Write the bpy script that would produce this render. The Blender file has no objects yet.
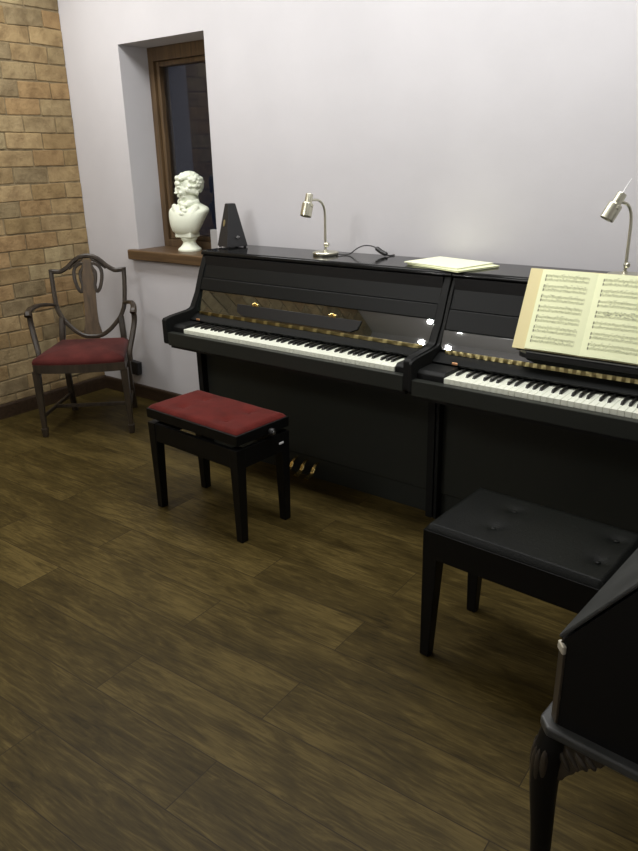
import bpy, bmesh, math, random
from mathutils import Vector, Matrix, noise
random.seed(7)
PI = math.pi
scene = bpy.context.scene
COL = scene.collection

# ------------------------------------------------------------------ materials
def mat(name, col, rough=.5, metal=0, ior=1.5, bump=0, bscale=60, var=0, vscale=8, coat=0, sheen=0, spec=None):
    m = bpy.data.materials.new(name); m.use_nodes = True
    nt = m.node_tree; b = nt.nodes['Principled BSDF']
    b.inputs['Base Color'].default_value = (*col, 1)
    b.inputs['Roughness'].default_value = rough
    b.inputs['Metallic'].default_value = metal
    b.inputs['IOR'].default_value = ior
    b.inputs['Coat Weight'].default_value = coat
    b.inputs['Coat Roughness'].default_value = .06
    if spec is not None: b.inputs['Specular IOR Level'].default_value = spec
    if sheen:
        b.inputs['Sheen Weight'].default_value = sheen
        b.inputs['Sheen Roughness'].default_value = .45
    tc = nt.nodes.new('ShaderNodeTexCoord')
    if var:
        n = nt.nodes.new('ShaderNodeTexNoise'); n.inputs['Scale'].default_value = vscale; n.inputs['Detail'].default_value = 5
        nt.links.new(tc.outputs['Object'], n.inputs['Vector'])
        r = nt.nodes.new('ShaderNodeValToRGB')
        r.color_ramp.elements[0].position = .3; r.color_ramp.elements[1].position = .7
        r.color_ramp.elements[0].color = (*[c*(1-var) for c in col], 1)
        r.color_ramp.elements[1].color = (*[min(1, c*(1+var)) for c in col], 1)
        nt.links.new(n.outputs['Fac'], r.inputs['Fac']); nt.links.new(r.outputs['Color'], b.inputs['Base Color'])
    if bump:
        n = nt.nodes.new('ShaderNodeTexNoise'); n.inputs['Scale'].default_value = bscale; n.inputs['Detail'].default_value = 4
        nt.links.new(tc.outputs['Object'], n.inputs['Vector'])
        bp = nt.nodes.new('ShaderNodeBump'); bp.inputs['Strength'].default_value = bump; bp.inputs['Distance'].default_value = .004
        nt.links.new(n.outputs['Fac'], bp.inputs['Height']); nt.links.new(bp.outputs['Normal'], b.inputs['Normal'])
    return m

def wood(name, dark, light, rough=.4, stretch=(2, 30, 30), spec=.5):
    m = bpy.data.materials.new(name); m.use_nodes = True
    nt = m.node_tree; b = nt.nodes['Principled BSDF']
    tc = nt.nodes.new('ShaderNodeTexCoord'); mp = nt.nodes.new('ShaderNodeMapping')
    mp.inputs['Scale'].default_value = stretch
    nt.links.new(tc.outputs['Object'], mp.inputs['Vector'])
    n = nt.nodes.new('ShaderNodeTexNoise'); n.inputs['Scale'].default_value = 1.6; n.inputs['Detail'].default_value = 7; n.inputs['Distortion'].default_value = .6
    nt.links.new(mp.outputs['Vector'], n.inputs['Vector'])
    r = nt.nodes.new('ShaderNodeValToRGB')
    r.color_ramp.elements[0].position = .3; r.color_ramp.elements[1].position = .72
    r.color_ramp.elements[0].color = (*dark, 1); r.color_ramp.elements[1].color = (*light, 1)
    nt.links.new(n.outputs['Fac'], r.inputs['Fac']); nt.links.new(r.outputs['Color'], b.inputs['Base Color'])
    b.inputs['Roughness'].default_value = rough
    b.inputs['Specular IOR Level'].default_value = spec
    bp = nt.nodes.new('ShaderNodeBump'); bp.inputs['Strength'].default_value = .15; bp.inputs['Distance'].default_value = .002
    nt.links.new(n.outputs['Fac'], bp.inputs['Height']); nt.links.new(bp.outputs['Normal'], b.inputs['Normal'])
    return m

def floor_material():
    m = bpy.data.materials.new('floor_planks'); m.use_nodes = True
    nt = m.node_tree; b = nt.nodes['Principled BSDF']; L = nt.links.new
    tc = nt.nodes.new('ShaderNodeTexCoord'); mp = nt.nodes.new('ShaderNodeMapping')
    # plank grid: rows run along the piano wall
    ang = math.radians(-2.0)
    mp.inputs['Rotation'].default_value = (0, 0, ang)
    p = Matrix.Rotation(ang, 3, 'Z') @ Vector((3.075, -1.97, 0))
    mp.inputs['Location'].default_value = (-p.x + 2.4*4, -p.y + .187*20, 0)
    L(tc.outputs['Object'], mp.inputs['Vector'])
    br = nt.nodes.new('ShaderNodeTexBrick')
    br.offset = .42; br.offset_frequency = 2; br.squash = 1
    br.inputs['Scale'].default_value = 1
    br.inputs['Brick Width'].default_value = 1.2; br.inputs['Row Height'].default_value = .187
    br.inputs['Mortar Size'].default_value = .0016; br.inputs['Mortar Smooth'].default_value = .2
    br.inputs['Bias'].default_value = 0
    br.inputs['Color1'].default_value = (0, 0, 0, 1); br.inputs['Color2'].default_value = (1, 1, 1, 1); br.inputs['Mortar'].default_value = (.5, .5, .5, 1)
    L(mp.outputs['Vector'], br.inputs['Vector'])
    # per plank shift of the grain
    sep = nt.nodes.new('ShaderNodeVectorMath'); sep.operation = 'MULTIPLY_ADD'
    sep.inputs[1].default_value = (7, 13, 5)
    L(br.outputs['Color'], sep.inputs[0]); L(mp.outputs['Vector'], sep.inputs[2])
    g = nt.nodes.new('ShaderNodeMapping'); g.inputs['Scale'].default_value = (2.2, 14, 1)
    L(sep.outputs['Vector'], g.inputs['Vector'])
    n1 = nt.nodes.new('ShaderNodeTexNoise'); n1.inputs['Scale'].default_value = 2.2; n1.inputs['Detail'].default_value = 8; n1.inputs['Distortion'].default_value = 2.0; n1.inputs['Roughness'].default_value = .62
    L(g.outputs['Vector'], n1.inputs['Vector'])
    g2 = nt.nodes.new('ShaderNodeMapping'); g2.inputs['Scale'].default_value = (2.2, 6, 1)
    L(sep.outputs['Vector'], g2.inputs['Vector'])
    n2 = nt.nodes.new('ShaderNodeTexNoise'); n2.inputs['Scale'].default_value = 1.5; n2.inputs['Detail'].default_value = 3
    L(g2.outputs['Vector'], n2.inputs['Vector'])
    g3 = nt.nodes.new('ShaderNodeMapping'); g3.inputs['Scale'].default_value = (5, 70, 1)
    L(sep.outputs['Vector'], g3.inputs['Vector'])
    n3 = nt.nodes.new('ShaderNodeTexNoise'); n3.inputs['Scale'].default_value = 2; n3.inputs['Detail'].default_value = 4; n3.inputs['Distortion'].default_value = .8
    L(g3.outputs['Vector'], n3.inputs['Vector'])
    fin = nt.nodes.new('ShaderNodeMath'); fin.operation = 'MULTIPLY_ADD'; fin.inputs[1].default_value = .34; fin.inputs[2].default_value = -.17
    L(n3.outputs['Fac'], fin.inputs[0])
    mul = nt.nodes.new('ShaderNodeMath'); mul.operation = 'MULTIPLY_ADD'; mul.inputs[1].default_value = .55
    mul2 = nt.nodes.new('ShaderNodeMath'); mul2.operation = 'MULTIPLY'; mul2.inputs[1].default_value = .45
    L(n2.outputs['Fac'], mul2.inputs[0]); L(n1.outputs['Fac'], mul.inputs[0]); L(mul2.outputs[0], mul.inputs[2])
    addp = nt.nodes.new('ShaderNodeMath'); addp.operation = 'MULTIPLY_ADD'; addp.inputs[1].default_value = .10
    L(br.outputs['Color'], addp.inputs[0]); L(mul.outputs[0], addp.inputs[2])
    adf = nt.nodes.new('ShaderNodeMath'); adf.operation = 'ADD'; L(addp.outputs[0], adf.inputs[0]); L(fin.outputs[0], adf.inputs[1])
    r = nt.nodes.new('ShaderNodeValToRGB')
    e = r.color_ramp.elements
    e[0].position = .36; e[0].color = (.023, .016, .0042, 1)
    e[1].position = .74; e[1].color = (.108, .078, .024, 1)
    x = e.new(.54); x.color = (.053, .0375, .0105, 1)
    L(adf.outputs[0], r.inputs['Fac'])
    mx = nt.nodes.new('ShaderNodeMix'); mx.data_type = 'RGBA'
    L(br.outputs['Fac'], mx.inputs[0]); L(r.outputs['Color'], mx.inputs[6]); mx.inputs[7].default_value = (.024, .017, .007, 1)
    L(mx.outputs[2], b.inputs['Base Color'])
    b.inputs['Roughness'].default_value = .45; b.inputs['Specular IOR Level'].default_value = .12
    bp = nt.nodes.new('ShaderNodeBump'); bp.inputs['Strength'].default_value = .18; bp.inputs['Distance'].default_value = .002
    L(n1.outputs['Fac'], bp.inputs['Height']); L(bp.outputs['Normal'], b.inputs['Normal'])
    return m

def brick_material():
    m = bpy.data.materials.new('yellow_brick'); m.use_nodes = True
    nt = m.node_tree; b = nt.nodes['Principled BSDF']; L = nt.links.new
    at = nt.nodes.new('ShaderNodeAttribute'); at.attribute_name = 'tint'
    tc = nt.nodes.new('ShaderNodeTexCoord')
    n = nt.nodes.new('ShaderNodeTexNoise'); n.inputs['Scale'].default_value = 14; n.inputs['Detail'].default_value = 6
    L(tc.outputs['Object'], n.inputs['Vector'])
    r = nt.nodes.new('ShaderNodeValToRGB')
    r.color_ramp.elements[0].position = .32; r.color_ramp.elements[0].color = (.62, .58, .55, 1)
    r.color_ramp.elements[1].position = .62; r.color_ramp.elements[1].color = (1.08, 1.08, 1.06, 1)
    L(n.outputs['Fac'], r.inputs['Fac'])
    mx = nt.nodes.new('ShaderNodeMix'); mx.data_type = 'RGBA'; mx.blend_type = 'MULTIPLY'; mx.inputs[0].default_value = .8
    L(at.outputs['Color'], mx.inputs[6]); L(r.outputs['Color'], mx.inputs[7]); L(mx.outputs[2], b.inputs['Base Color'])
    b.inputs['Roughness'].default_value = .9; b.inputs['Specular IOR Level'].default_value = .2
    n2 = nt.nodes.new('ShaderNodeTexNoise'); n2.inputs['Scale'].default_value = 55; n2.inputs['Detail'].default_value = 6
    L(tc.outputs['Object'], n2.inputs['Vector'])
    bp = nt.nodes.new('ShaderNodeBump'); bp.inputs['Strength'].default_value = .7; bp.inputs['Distance'].default_value = .006
    L(n2.outputs['Fac'], bp.inputs['Height']); L(bp.outputs['Normal'], b.inputs['Normal'])
    return m

M = dict(
    wall=mat('lavender_plaster', (.62, .61, .625), .85, bump=.12, bscale=40, var=.03, vscale=3, spec=.2),
    ceil=mat('white_ceiling', (.78, .77, .76), .9),
    brick=brick_material(),
    mortar=mat('brick_mortar', (.25, .195, .11), .95, bump=.6, bscale=80, var=.3, vscale=20),
    floor=floor_material(),
    skirting=wood('dark_skirting', (.022, .013, .007), (.055, .033, .018), .45),
    winwood=wood('oak_window_wood', (.070, .043, .020), (.155, .095, .043), .5, (30, 30, 2)),
    sill=wood('oak_sill_wood', (.075, .045, .022), (.150, .090, .042), .45, (2, 30, 30)),
    glossblack=mat('black_piano_gloss', (.0080, .0105, .0080), .018, ior=2.5),
    panelblack=mat('black_piano_satin', (.0062, .0069, .0066), .45, ior=1.45, spec=.22),
    lid=mat('black_piano_lid', (.007, .0072, .007), .10, ior=1.5, spec=.16),
    matteblack=mat('black_piano_matte', (.007, .007, .007), .5, spec=.3),
    lower=mat('black_piano_lower', (.024, .026, .022), .35, ior=1.4, spec=.3),  # base raised: camera haze over the blacks put into the colour
    side=mat('black_piano_side', (.009, .0095, .009), .5, ior=1.45, spec=.2),
    ivory=mat('white_key_plastic', (.84, .87, .74), .3),
    ebony=mat('black_key_plastic', (.012, .012, .011), .3),
    brass=mat('polished_brass', (.78, .60, .24), .25, 1, var=.15, vscale=30),
    dullbrass=mat('dull_brass', (.50, .42, .22), .4, 1, var=.25, vscale=25),
    copper=mat('warm_glint_copper', (.95, .50, .25), .3, .8),
    nickel=mat('champagne_nickel', (.66, .65, .52), .30, 1, var=.06, vscale=30),
    steel=mat('dull_steel', (.5, .5, .5), .35, 1),
    whiteplastic=mat('white_plastic', (.85, .85, .85), .35),
    card=mat('grey_card', (.42, .42, .42), .7),
    blackplastic=mat('black_plastic', (.012, .012, .012), .4),
    plaster=mat('white_plaster', (.88, .93, .77), .6, bump=.1, bscale=120),
    red=mat('red_velvet', (.088, .0105, .0075), .9, bump=.25, bscale=300, var=.22, vscale=14, sheen=.06, spec=.15),
    seatred=mat('faded_red_velvet', (.075, .0165, .014), .9, bump=.25, bscale=200, var=.45, vscale=7, sheen=.05, spec=.15),
    leather=mat('black_leather', (.0042, .0048, .0040), .45, bump=.25, bscale=160, spec=.12),
    benchwood=mat('ebonised_wood', (.0042, .0042, .0040), .4, bump=.05, bscale=60, spec=.22),
    mahog=wood('antique_mahogany', (.019, .0135, .008), (.050, .036, .022), .4, (25, 25, 3)),
    splat=wood('worn_mahogany_splat', (.050, .032, .016), (.115, .074, .036), .45, (25, 25, 3)),
    desk=mat('black_lacquered_wood', (.0045, .0045, .0043), .45, bump=.05, bscale=40, spec=.25),
    desktop=mat('lit_black_wood', (.040, .042, .040), .4, var=.3, vscale=12),  # the desk's black with its lit greyness painted in
    deskbrown=wood('carved_brown_wood', (.022, .017, .010), (.055, .042, .026), .5, (20, 20, 4)),
    paper=mat('cream_paper', (.86, .90, .59), .8, spec=.2),
    paper2=mat('pale_paper', (.84, .86, .64), .7, spec=.2),
    cover=mat('tan_book_cover', (.74, .66, .36), .7),
    ink=mat('printed_ink', (.17, .17, .12), .8),
    inkpale=mat('faint_printed_ink', (.36, .37, .22), .8),
    metro=mat('dark_metronome_case', (.020, .020, .021), .5, spec=.4),
    badge=mat('brass_badge', (.36, .30, .15), .4, .5),
    cap=mat('pale_brass_cap', (.55, .52, .42), .4, .3),
)
def glint_hinge_material(name, period, duty):  # brass with glints painted in as lighter bands along its length
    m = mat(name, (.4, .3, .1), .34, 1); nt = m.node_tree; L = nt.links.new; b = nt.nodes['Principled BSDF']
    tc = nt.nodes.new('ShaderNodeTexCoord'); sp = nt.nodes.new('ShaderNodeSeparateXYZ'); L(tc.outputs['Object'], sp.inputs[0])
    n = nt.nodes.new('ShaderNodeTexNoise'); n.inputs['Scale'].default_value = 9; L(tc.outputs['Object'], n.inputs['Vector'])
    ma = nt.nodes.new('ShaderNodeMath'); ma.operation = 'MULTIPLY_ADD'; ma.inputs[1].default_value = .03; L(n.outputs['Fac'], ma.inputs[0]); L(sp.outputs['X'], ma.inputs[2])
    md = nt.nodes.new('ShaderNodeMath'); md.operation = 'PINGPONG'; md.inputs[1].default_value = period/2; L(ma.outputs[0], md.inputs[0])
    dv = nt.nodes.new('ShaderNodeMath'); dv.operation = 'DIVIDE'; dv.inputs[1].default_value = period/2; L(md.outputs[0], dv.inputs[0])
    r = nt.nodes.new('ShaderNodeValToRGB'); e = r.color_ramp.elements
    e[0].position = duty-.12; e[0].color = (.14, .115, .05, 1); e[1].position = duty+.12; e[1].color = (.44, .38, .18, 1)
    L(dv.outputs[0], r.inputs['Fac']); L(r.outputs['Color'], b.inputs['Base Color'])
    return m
def glass_material():
    m = bpy.data.materials.new('window_glass'); m.use_nodes = True
    b = m.node_tree.nodes['Principled BSDF']
    b.inputs['Base Color'].default_value = (.75, .78, .85, 1); b.inputs['Roughness'].default_value = .02
    b.inputs['IOR'].default_value = 1.5; b.inputs['Transmission Weight'].default_value = 1
    return m
M['glass'] = glass_material()
M['hinge_a'] = glint_hinge_material('brass_hinge_wide_glints', .075, .72); M['hinge_b'] = glint_hinge_material('brass_hinge_close_glints', .033, .5)

# ------------------------------------------------------------------ mesh helpers
def bev(bm, geom, w, seg=2):
    es = list({e for f in geom for e in f.edges})
    bmesh.ops.bevel(bm, geom=es, offset=w, segments=seg, profile=.5, affect='EDGES', clamp_overlap=True)

def box(bm, a, b, bw=0, seg=2, mx=None):
    t = bmesh.new()
    vs = [t.verts.new((x, y, z)) for x in (a[0], b[0]) for y in (a[1], b[1]) for z in (a[2], b[2])]
    for q in ((0, 1, 3, 2), (4, 6, 7, 5), (0, 4, 5, 1), (2, 3, 7, 6), (0, 2, 6, 4), (1, 5, 7, 3)):
        t.faces.new([vs[i] for i in q])
    if bw: bev(t, list(t.faces), bw, seg)
    return merge(bm, t, mx)

def merge(bm, t, mx=None):
    bmesh.ops.recalc_face_normals(t, faces=list(t.faces))
    if mx is not None: bmesh.ops.transform(t, matrix=mx, verts=list(t.verts))
    me = bpy.data.meshes.new('tmp'); t.to_mesh(me); t.free()
    bm.from_mesh(me); bpy.data.meshes.remove(me)
    return bm

def prism(bm, pts, axis, a, b, bw=0, seg=2, mx=None):
    """polygon given in the two other axes (in x,y,z order), extruded along axis from a to b"""
    t = bmesh.new()
    def P(p, h):
        v = [p[0], p[1]]; v.insert('xyz'.index(axis), h); return v
    lo = [t.verts.new(P(p, a)) for p in pts]; hi = [t.verts.new(P(p, b)) for p in pts]
    t.faces.new(lo); t.faces.new(hi)
    n = len(pts)
    for i in range(n): t.faces.new((lo[i], lo[(i+1) % n], hi[(i+1) % n], hi[i]))
    if bw: bev(t, list(t.faces), bw, seg)
    return merge(bm, t, mx)

def sweep(bm, pts, sec, up=(0, 0, 1), closed=False, scales=None):
    """section (list of (side, up) pairs) along a path; scales = per point factor"""
    t = bmesh.new(); pts = [Vector(p) for p in pts]; n = len(pts); rings = []
    up = Vector(up)
    for i, p in enumerate(pts):
        if closed: d = pts[(i+1) % n] - pts[i-1]
        else: d = pts[min(i+1, n-1)] - pts[max(i-1, 0)]
        d.normalize(); s = d.cross(up)
        if s.length < 1e-4: s = d.cross(Vector((1, 0, 0)))
        s.normalize(); u = s.cross(d).normalized()
        k = scales[i] if scales else 1
        rings.append([t.verts.new(p + s*a*k + u*c*k) for a, c in sec])
    m = len(sec)
    for i in range(n if closed else n-1):
        A, B = rings[i], rings[(i+1) % n]
        for j in range(m): t.faces.new((A[j], A[(j+1) % m], B[(j+1) % m], B[j]))
    if not closed: t.faces.new(rings[0]); t.faces.new(rings[-1])
    return merge(bm, t)

def circ(r, n=10, ry=None): return [(r*math.cos(2*PI*i/n), (ry or r)*math.sin(2*PI*i/n)) for i in range(n)]
def rsec(w, h, c=.25):
    """rounded rectangle section"""
    w, h = w/2, h/2; k = min(w, h)*c
    return [(w-k, -h), (w, -h+k), (w, h-k), (w-k, h), (-w+k, h), (-w, h-k), (-w, -h+k), (-w+k, -h)]

def spline(pts, n=6, closed=False):
    P = [Vector(p) for p in pts]; out = []; N = len(P)
    for i in range(N if closed else N-1):
        if closed: a, b, c, d = P[i-1], P[i], P[(i+1) % N], P[(i+2) % N]
        else: a, b, c, d = P[max(i-1, 0)], P[i], P[i+1], P[min(i+2, N-1)]
        for k in range(n):
            t = k/n
            out.append(.5*((2*b) + (c-a)*t + (2*a-5*b+4*c-d)*t*t + (3*b-a-3*c+d)*t**3))
    if not closed: out.append(P[-1])
    return out

def lathe(bm, prof, n=24, mx=None):
    t = bmesh.new(); rings = []
    for r, z in prof:
        rings.append([t.verts.new((r*math.cos(2*PI*i/n), r*math.sin(2*PI*i/n), z)) for i in range(n)])
    for A, B in zip(rings, rings[1:]):
        for j in range(n): t.faces.new((A[j], A[(j+1) % n], B[(j+1) % n], B[j]))
    t.faces.new(rings[0]); t.faces.new(rings[-1])
    return merge(bm, t, mx)

def taper(bm, c0, s0, c1, s1, bw=.003):
    """square tapered post from (c0,size s0) up to (c1,size s1)"""
    t = bmesh.new(); R = []
    for c, s in ((c0, s0), (c1, s1)):
        sx, sy = (s, s) if not isinstance(s, tuple) else s
        R.append([t.verts.new((c[0]+a*sx/2, c[1]+b*sy/2, c[2])) for a, b in ((-1, -1), (1, -1), (1, 1), (-1, 1))])
    t.faces.new(R[0]); t.faces.new(R[1])
    for j in range(4): t.faces.new((R[0][j], R[0][(j+1) % 4], R[1][(j+1) % 4], R[1][j]))
    if bw: bev(t, list(t.faces), bw, 2)
    return merge(bm, t)

def ball(bm, c, r, mx=None, sub=3):
    t = bmesh.new(); bmesh.ops.create_icosphere(t, subdivisions=sub, radius=1)
    r = r if isinstance(r, tuple) else (r, r, r)
    bmesh.ops.scale(t, vec=r, verts=list(t.verts)); bmesh.ops.translate(t, vec=c, verts=list(t.verts))
    return merge(bm, t, mx)

def mesh_of(name, bm, m, ang=35):
    bmesh.ops.recalc_face_normals(bm, faces=list(bm.faces))
    me = bpy.data.meshes.new(name); bm.to_mesh(me); bm.free()
    me.materials.append(m)
    me.polygons.foreach_set('use_smooth', [True]*len(me.polygons))
    me.set_sharp_from_angle(angle=math.radians(ang))
    return me
def link(name, me, parent=None, loc=(0, 0, 0), rot=(0, 0, 0)):
    o = bpy.data.objects.new(name, me); COL.objects.link(o)
    o.location = loc; o.rotation_euler = rot
    if parent: o.parent = parent
    return o
def obj(name, bm, m, parent=None, ang=35, **k):
    o = link(name, mesh_of(name, bm, m, ang), parent, **k)
    w = o.modifiers.new('weighted', 'WEIGHTED_NORMAL'); w.keep_sharp = True; w.weight = 90
    return o
def tag(o, label=None, cat=None, group=None, kind=None):
    for k, v in (('label', label), ('category', cat), ('group', group), ('kind', kind)):
        if v: o[k] = v
    return o
def thing(name, label, cat, loc=(0, 0, 0), rz=0, group=None):
    o = bpy.data.objects.new(name, None); COL.objects.link(o); o.empty_display_size = .1
    o.location = loc; o.rotation_euler = (0, 0, rz)
    return tag(o, label, cat, group)
B = bmesh.new

# ------------------------------------------------------------------ the room
XR, YF, ZC = 5.4, -3.85, 2.85
WX0, WX1, WZ0, WZ1, WT = .515, 1.212, .955, 2.135, .36
GY = .209                      # front of the window frame inside the reveal
bm = B(); box(bm, (-.3, YF-.2, -.08), (XR+.2, .36, 0)); tag(obj('floor', bm, M['floor']), kind='structure')
bm = B(); box(bm, (-.3, YF-.2, ZC), (XR+.2, .36, ZC+.1)); tag(obj('ceiling', bm, M['ceil']), kind='structure')
bm = B()
box(bm, (-.006, 0, 0), (WX0, WT, ZC)); box(bm, (WX1, 0, 0), (XR+.2, WT, ZC))
box(bm, (WX0, 0, 0), (WX1, WT, WZ0)); box(bm, (WX0, 0, WZ1), (WX1, WT, ZC))
bmesh.ops.remove_doubles(bm, verts=list(bm.verts), dist=1e-5)
tag(obj('wall_back', bm, M['wall']), kind='structure')
bm = B(); box(bm, (-.3, YF-.2, 0), (XR+.2, YF, ZC)); tag(obj('wall_front', bm, M['wall']), kind='structure')
bm = B(); box(bm, (XR, YF, 0), (XR+.2, 0, ZC)); tag(obj('wall_right', bm, M['wall']), kind='structure')

# brick wall on the left: mortar bed with every brick standing a little proud of it
def brick_wall():
    bm = B(); box(bm, (-.3, YF, 0), (-.006, 0, ZC))
    w = tag(obj('wall_left', bm, M['mortar']), kind='structure')
    bm = B(); lay = bm.loops.layers.float_color.new('tint')
    pitch, z0 = .0964, 1.006 - .0964*11
    tints = [(.34, .245, .125), (.37, .27, .14), (.32, .225, .11), (.35, .235, .115), (.30, .215, .105), (.33, .25, .135), (.265, .205, .115), (.37, .295, .165)]
    rnd = random.Random(11)
    row = 0; z = z0
    while z < ZC:
        L = .232
        y = 0 if row % 2 else -.115 + .232*0
        first = -.118 if row % 2 == 0 else -.225
        a = 0.0; b = first + rnd.uniform(-.02, .02)
        while a > YF:
            zz0 = max(z + .0035, .09); zz1 = min(z + pitch - .0035, ZC)
            if zz1 - zz0 > .02:
                n0 = len(bm.faces)
                d = rnd.uniform(-.0015, .0025); tilt = rnd.uniform(-.0025, .0025)
                t = B(); box(t, (-.03, max(b+.0035, YF), zz0), (d, a-.0035 if a < 0 else -.001, zz1), .0055, 2)
                for v in t.verts:
                    nz = noise.noise(Vector((v.co.y*22, v.co.z*22, row*3.1)))
                    v.co.x += nz*.0022*(1 if v.co.x > -.02 else 0); v.co.z += noise.noise(Vector((v.co.y*9, row*7.7, .3)))*.007 + tilt*(v.co.y-a)*8
                    v.co.y = min(v.co.y, -.0005)
                me = bpy.data.meshes.new('t'); t.to_mesh(me); t.free(); bm.from_mesh(me); bpy.data.meshes.remove(me)
                bm.faces.ensure_lookup_table()
                c = rnd.choice(tints); k = rnd.uniform(.90, 1.06)
                for f in bm.faces[n0:]:
                    for l in f.loops: l[lay] = (c[0]*k, c[1]*k, c[2]*k*rnd.uniform(.98, 1.02), 1)
            a = b; b = a - L + rnd.uniform(-.018, .018)
        z += pitch; row += 1
    obj('brickwork', bm, M['brick'], w)
brick_wall()

bm = B(); prism(bm, [(0, 0), (.018, 0), (.018, .075), (.012, .088), (0, .09)], 'y', YF, 0)
tag(obj('baseboard_left', bm, M['skirting']), kind='structure')
bm = B(); prism(bm, [(-.018, 0), (0, 0), (0, .088), (-.010, .085), (-.018, .072)], 'x', .018, XR)
tag(obj('baseboard_back', bm, M['skirting']), kind='structure')

# window: oak frame set deep in the reveal, with a projecting oak sill
win = bpy.data.objects.new('window_1', None); COL.objects.link(win); win['kind'] = 'structure'
win.location = (0, 0, 0)
SZ = .992
bm = B(); fw = .088
def ring(bm, x0, x1, z0, z1, w, y0, y1, bw):
    box(bm, (x0, y0, z0), (x0+w, y1, z1), bw); box(bm, (x1-w, y0, z0), (x1, y1, z1), bw)
    box(bm, (x0+w, y0, z1-w), (x1-w, y1, z1), bw); box(bm, (x0+w, y0, z0), (x1-w, y1, z0+w), bw)
ring(bm, WX0, WX1, SZ, WZ1, .045, GY, GY+.12, .003); box(bm, (WX0+.04, GY, WZ1-.075), (WX1-.04, GY+.12, WZ1-.04), .003)
obj('window_frame', bm, M['winwood'], win)
bm = B(); ring(bm, WX0+.045, WX1-.045, SZ+.045, WZ1-.075, .030, GY+.016, GY+.075, .008)
obj('casement', bm, M['winwood'], win)
bm = B(); box(bm, (WX0+.070, GY+.045, SZ+.070), (WX1-.070, GY+.051, WZ1-.10))
obj('glass', bm, M['glass'], win)
bm = B()
prism(bm, [(WX0-.065, -.045), (1.40, -.045), (1.40, -.001), (WX1, -.001), (WX1, GY+.02), (WX0, GY+.02), (WX0, -.001), (WX0-.065, -.001)], 'z', .93, SZ, .010, 3)
obj('sill', bm, M['sill'], win)

# ------------------------------------------------------------------ pianos
KW = 1.225/52
PROF = [(-.437, .800), (-.40, .871), (-.359, .976), (-.326, 1.050)]      # leaning front line (y, z)
def lean(z):
    for (y0, z0), (y1, z1) in zip(PROF, PROF[1:]):
        if z <= z1 or (y1, z1) == PROF[-1]: return y0 + (y1-y0)*(z-z0)/(z1-z0)
def white_key_mesh():
    bm = B(); box(bm, (.0005, 0, -.021), (KW-.0005, .147, 0), .0012, 1); return mesh_of('white_key', bm, M['ivory'])
def black_key_mesh():
    bm = B(); t = B()
    lo = [(-.0058, 0), (.0058, 0), (.0058, .096), (-.0058, .096)]; hi = [(-.0045, .009), (.0045, .009), (.0045, .096), (-.0045, .096)]
    a = [t.verts.new((*p, -.004)) for p in lo]; b = [t.verts.new((*p, .0115)) for p in hi]
    t.faces.new(a); t.faces.new(b)
    for j in range(4): t.faces.new((a[j], a[(j+1) % 4], b[(j+1) % 4], b[j]))
    bev(t, list(t.faces), .0012, 2); merge(bm, t); return mesh_of('black_key', bm, M['ebony'])
WK, BK = white_key_mesh(), black_key_mesh()
def pedal_bm(x, y):
    bm = B()
    sweep(bm, spline([(x, y+.06, .085), (x, y+.035, .084), (x, y+.015, .070), (x, y-.010, .042), (x, y-.050, .034)], 5),
          rsec(.026, .012, .7), scales=[.62]*5+[.66]*5+[.8]*5+[1]*5+[1.1])
    return bm

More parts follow.
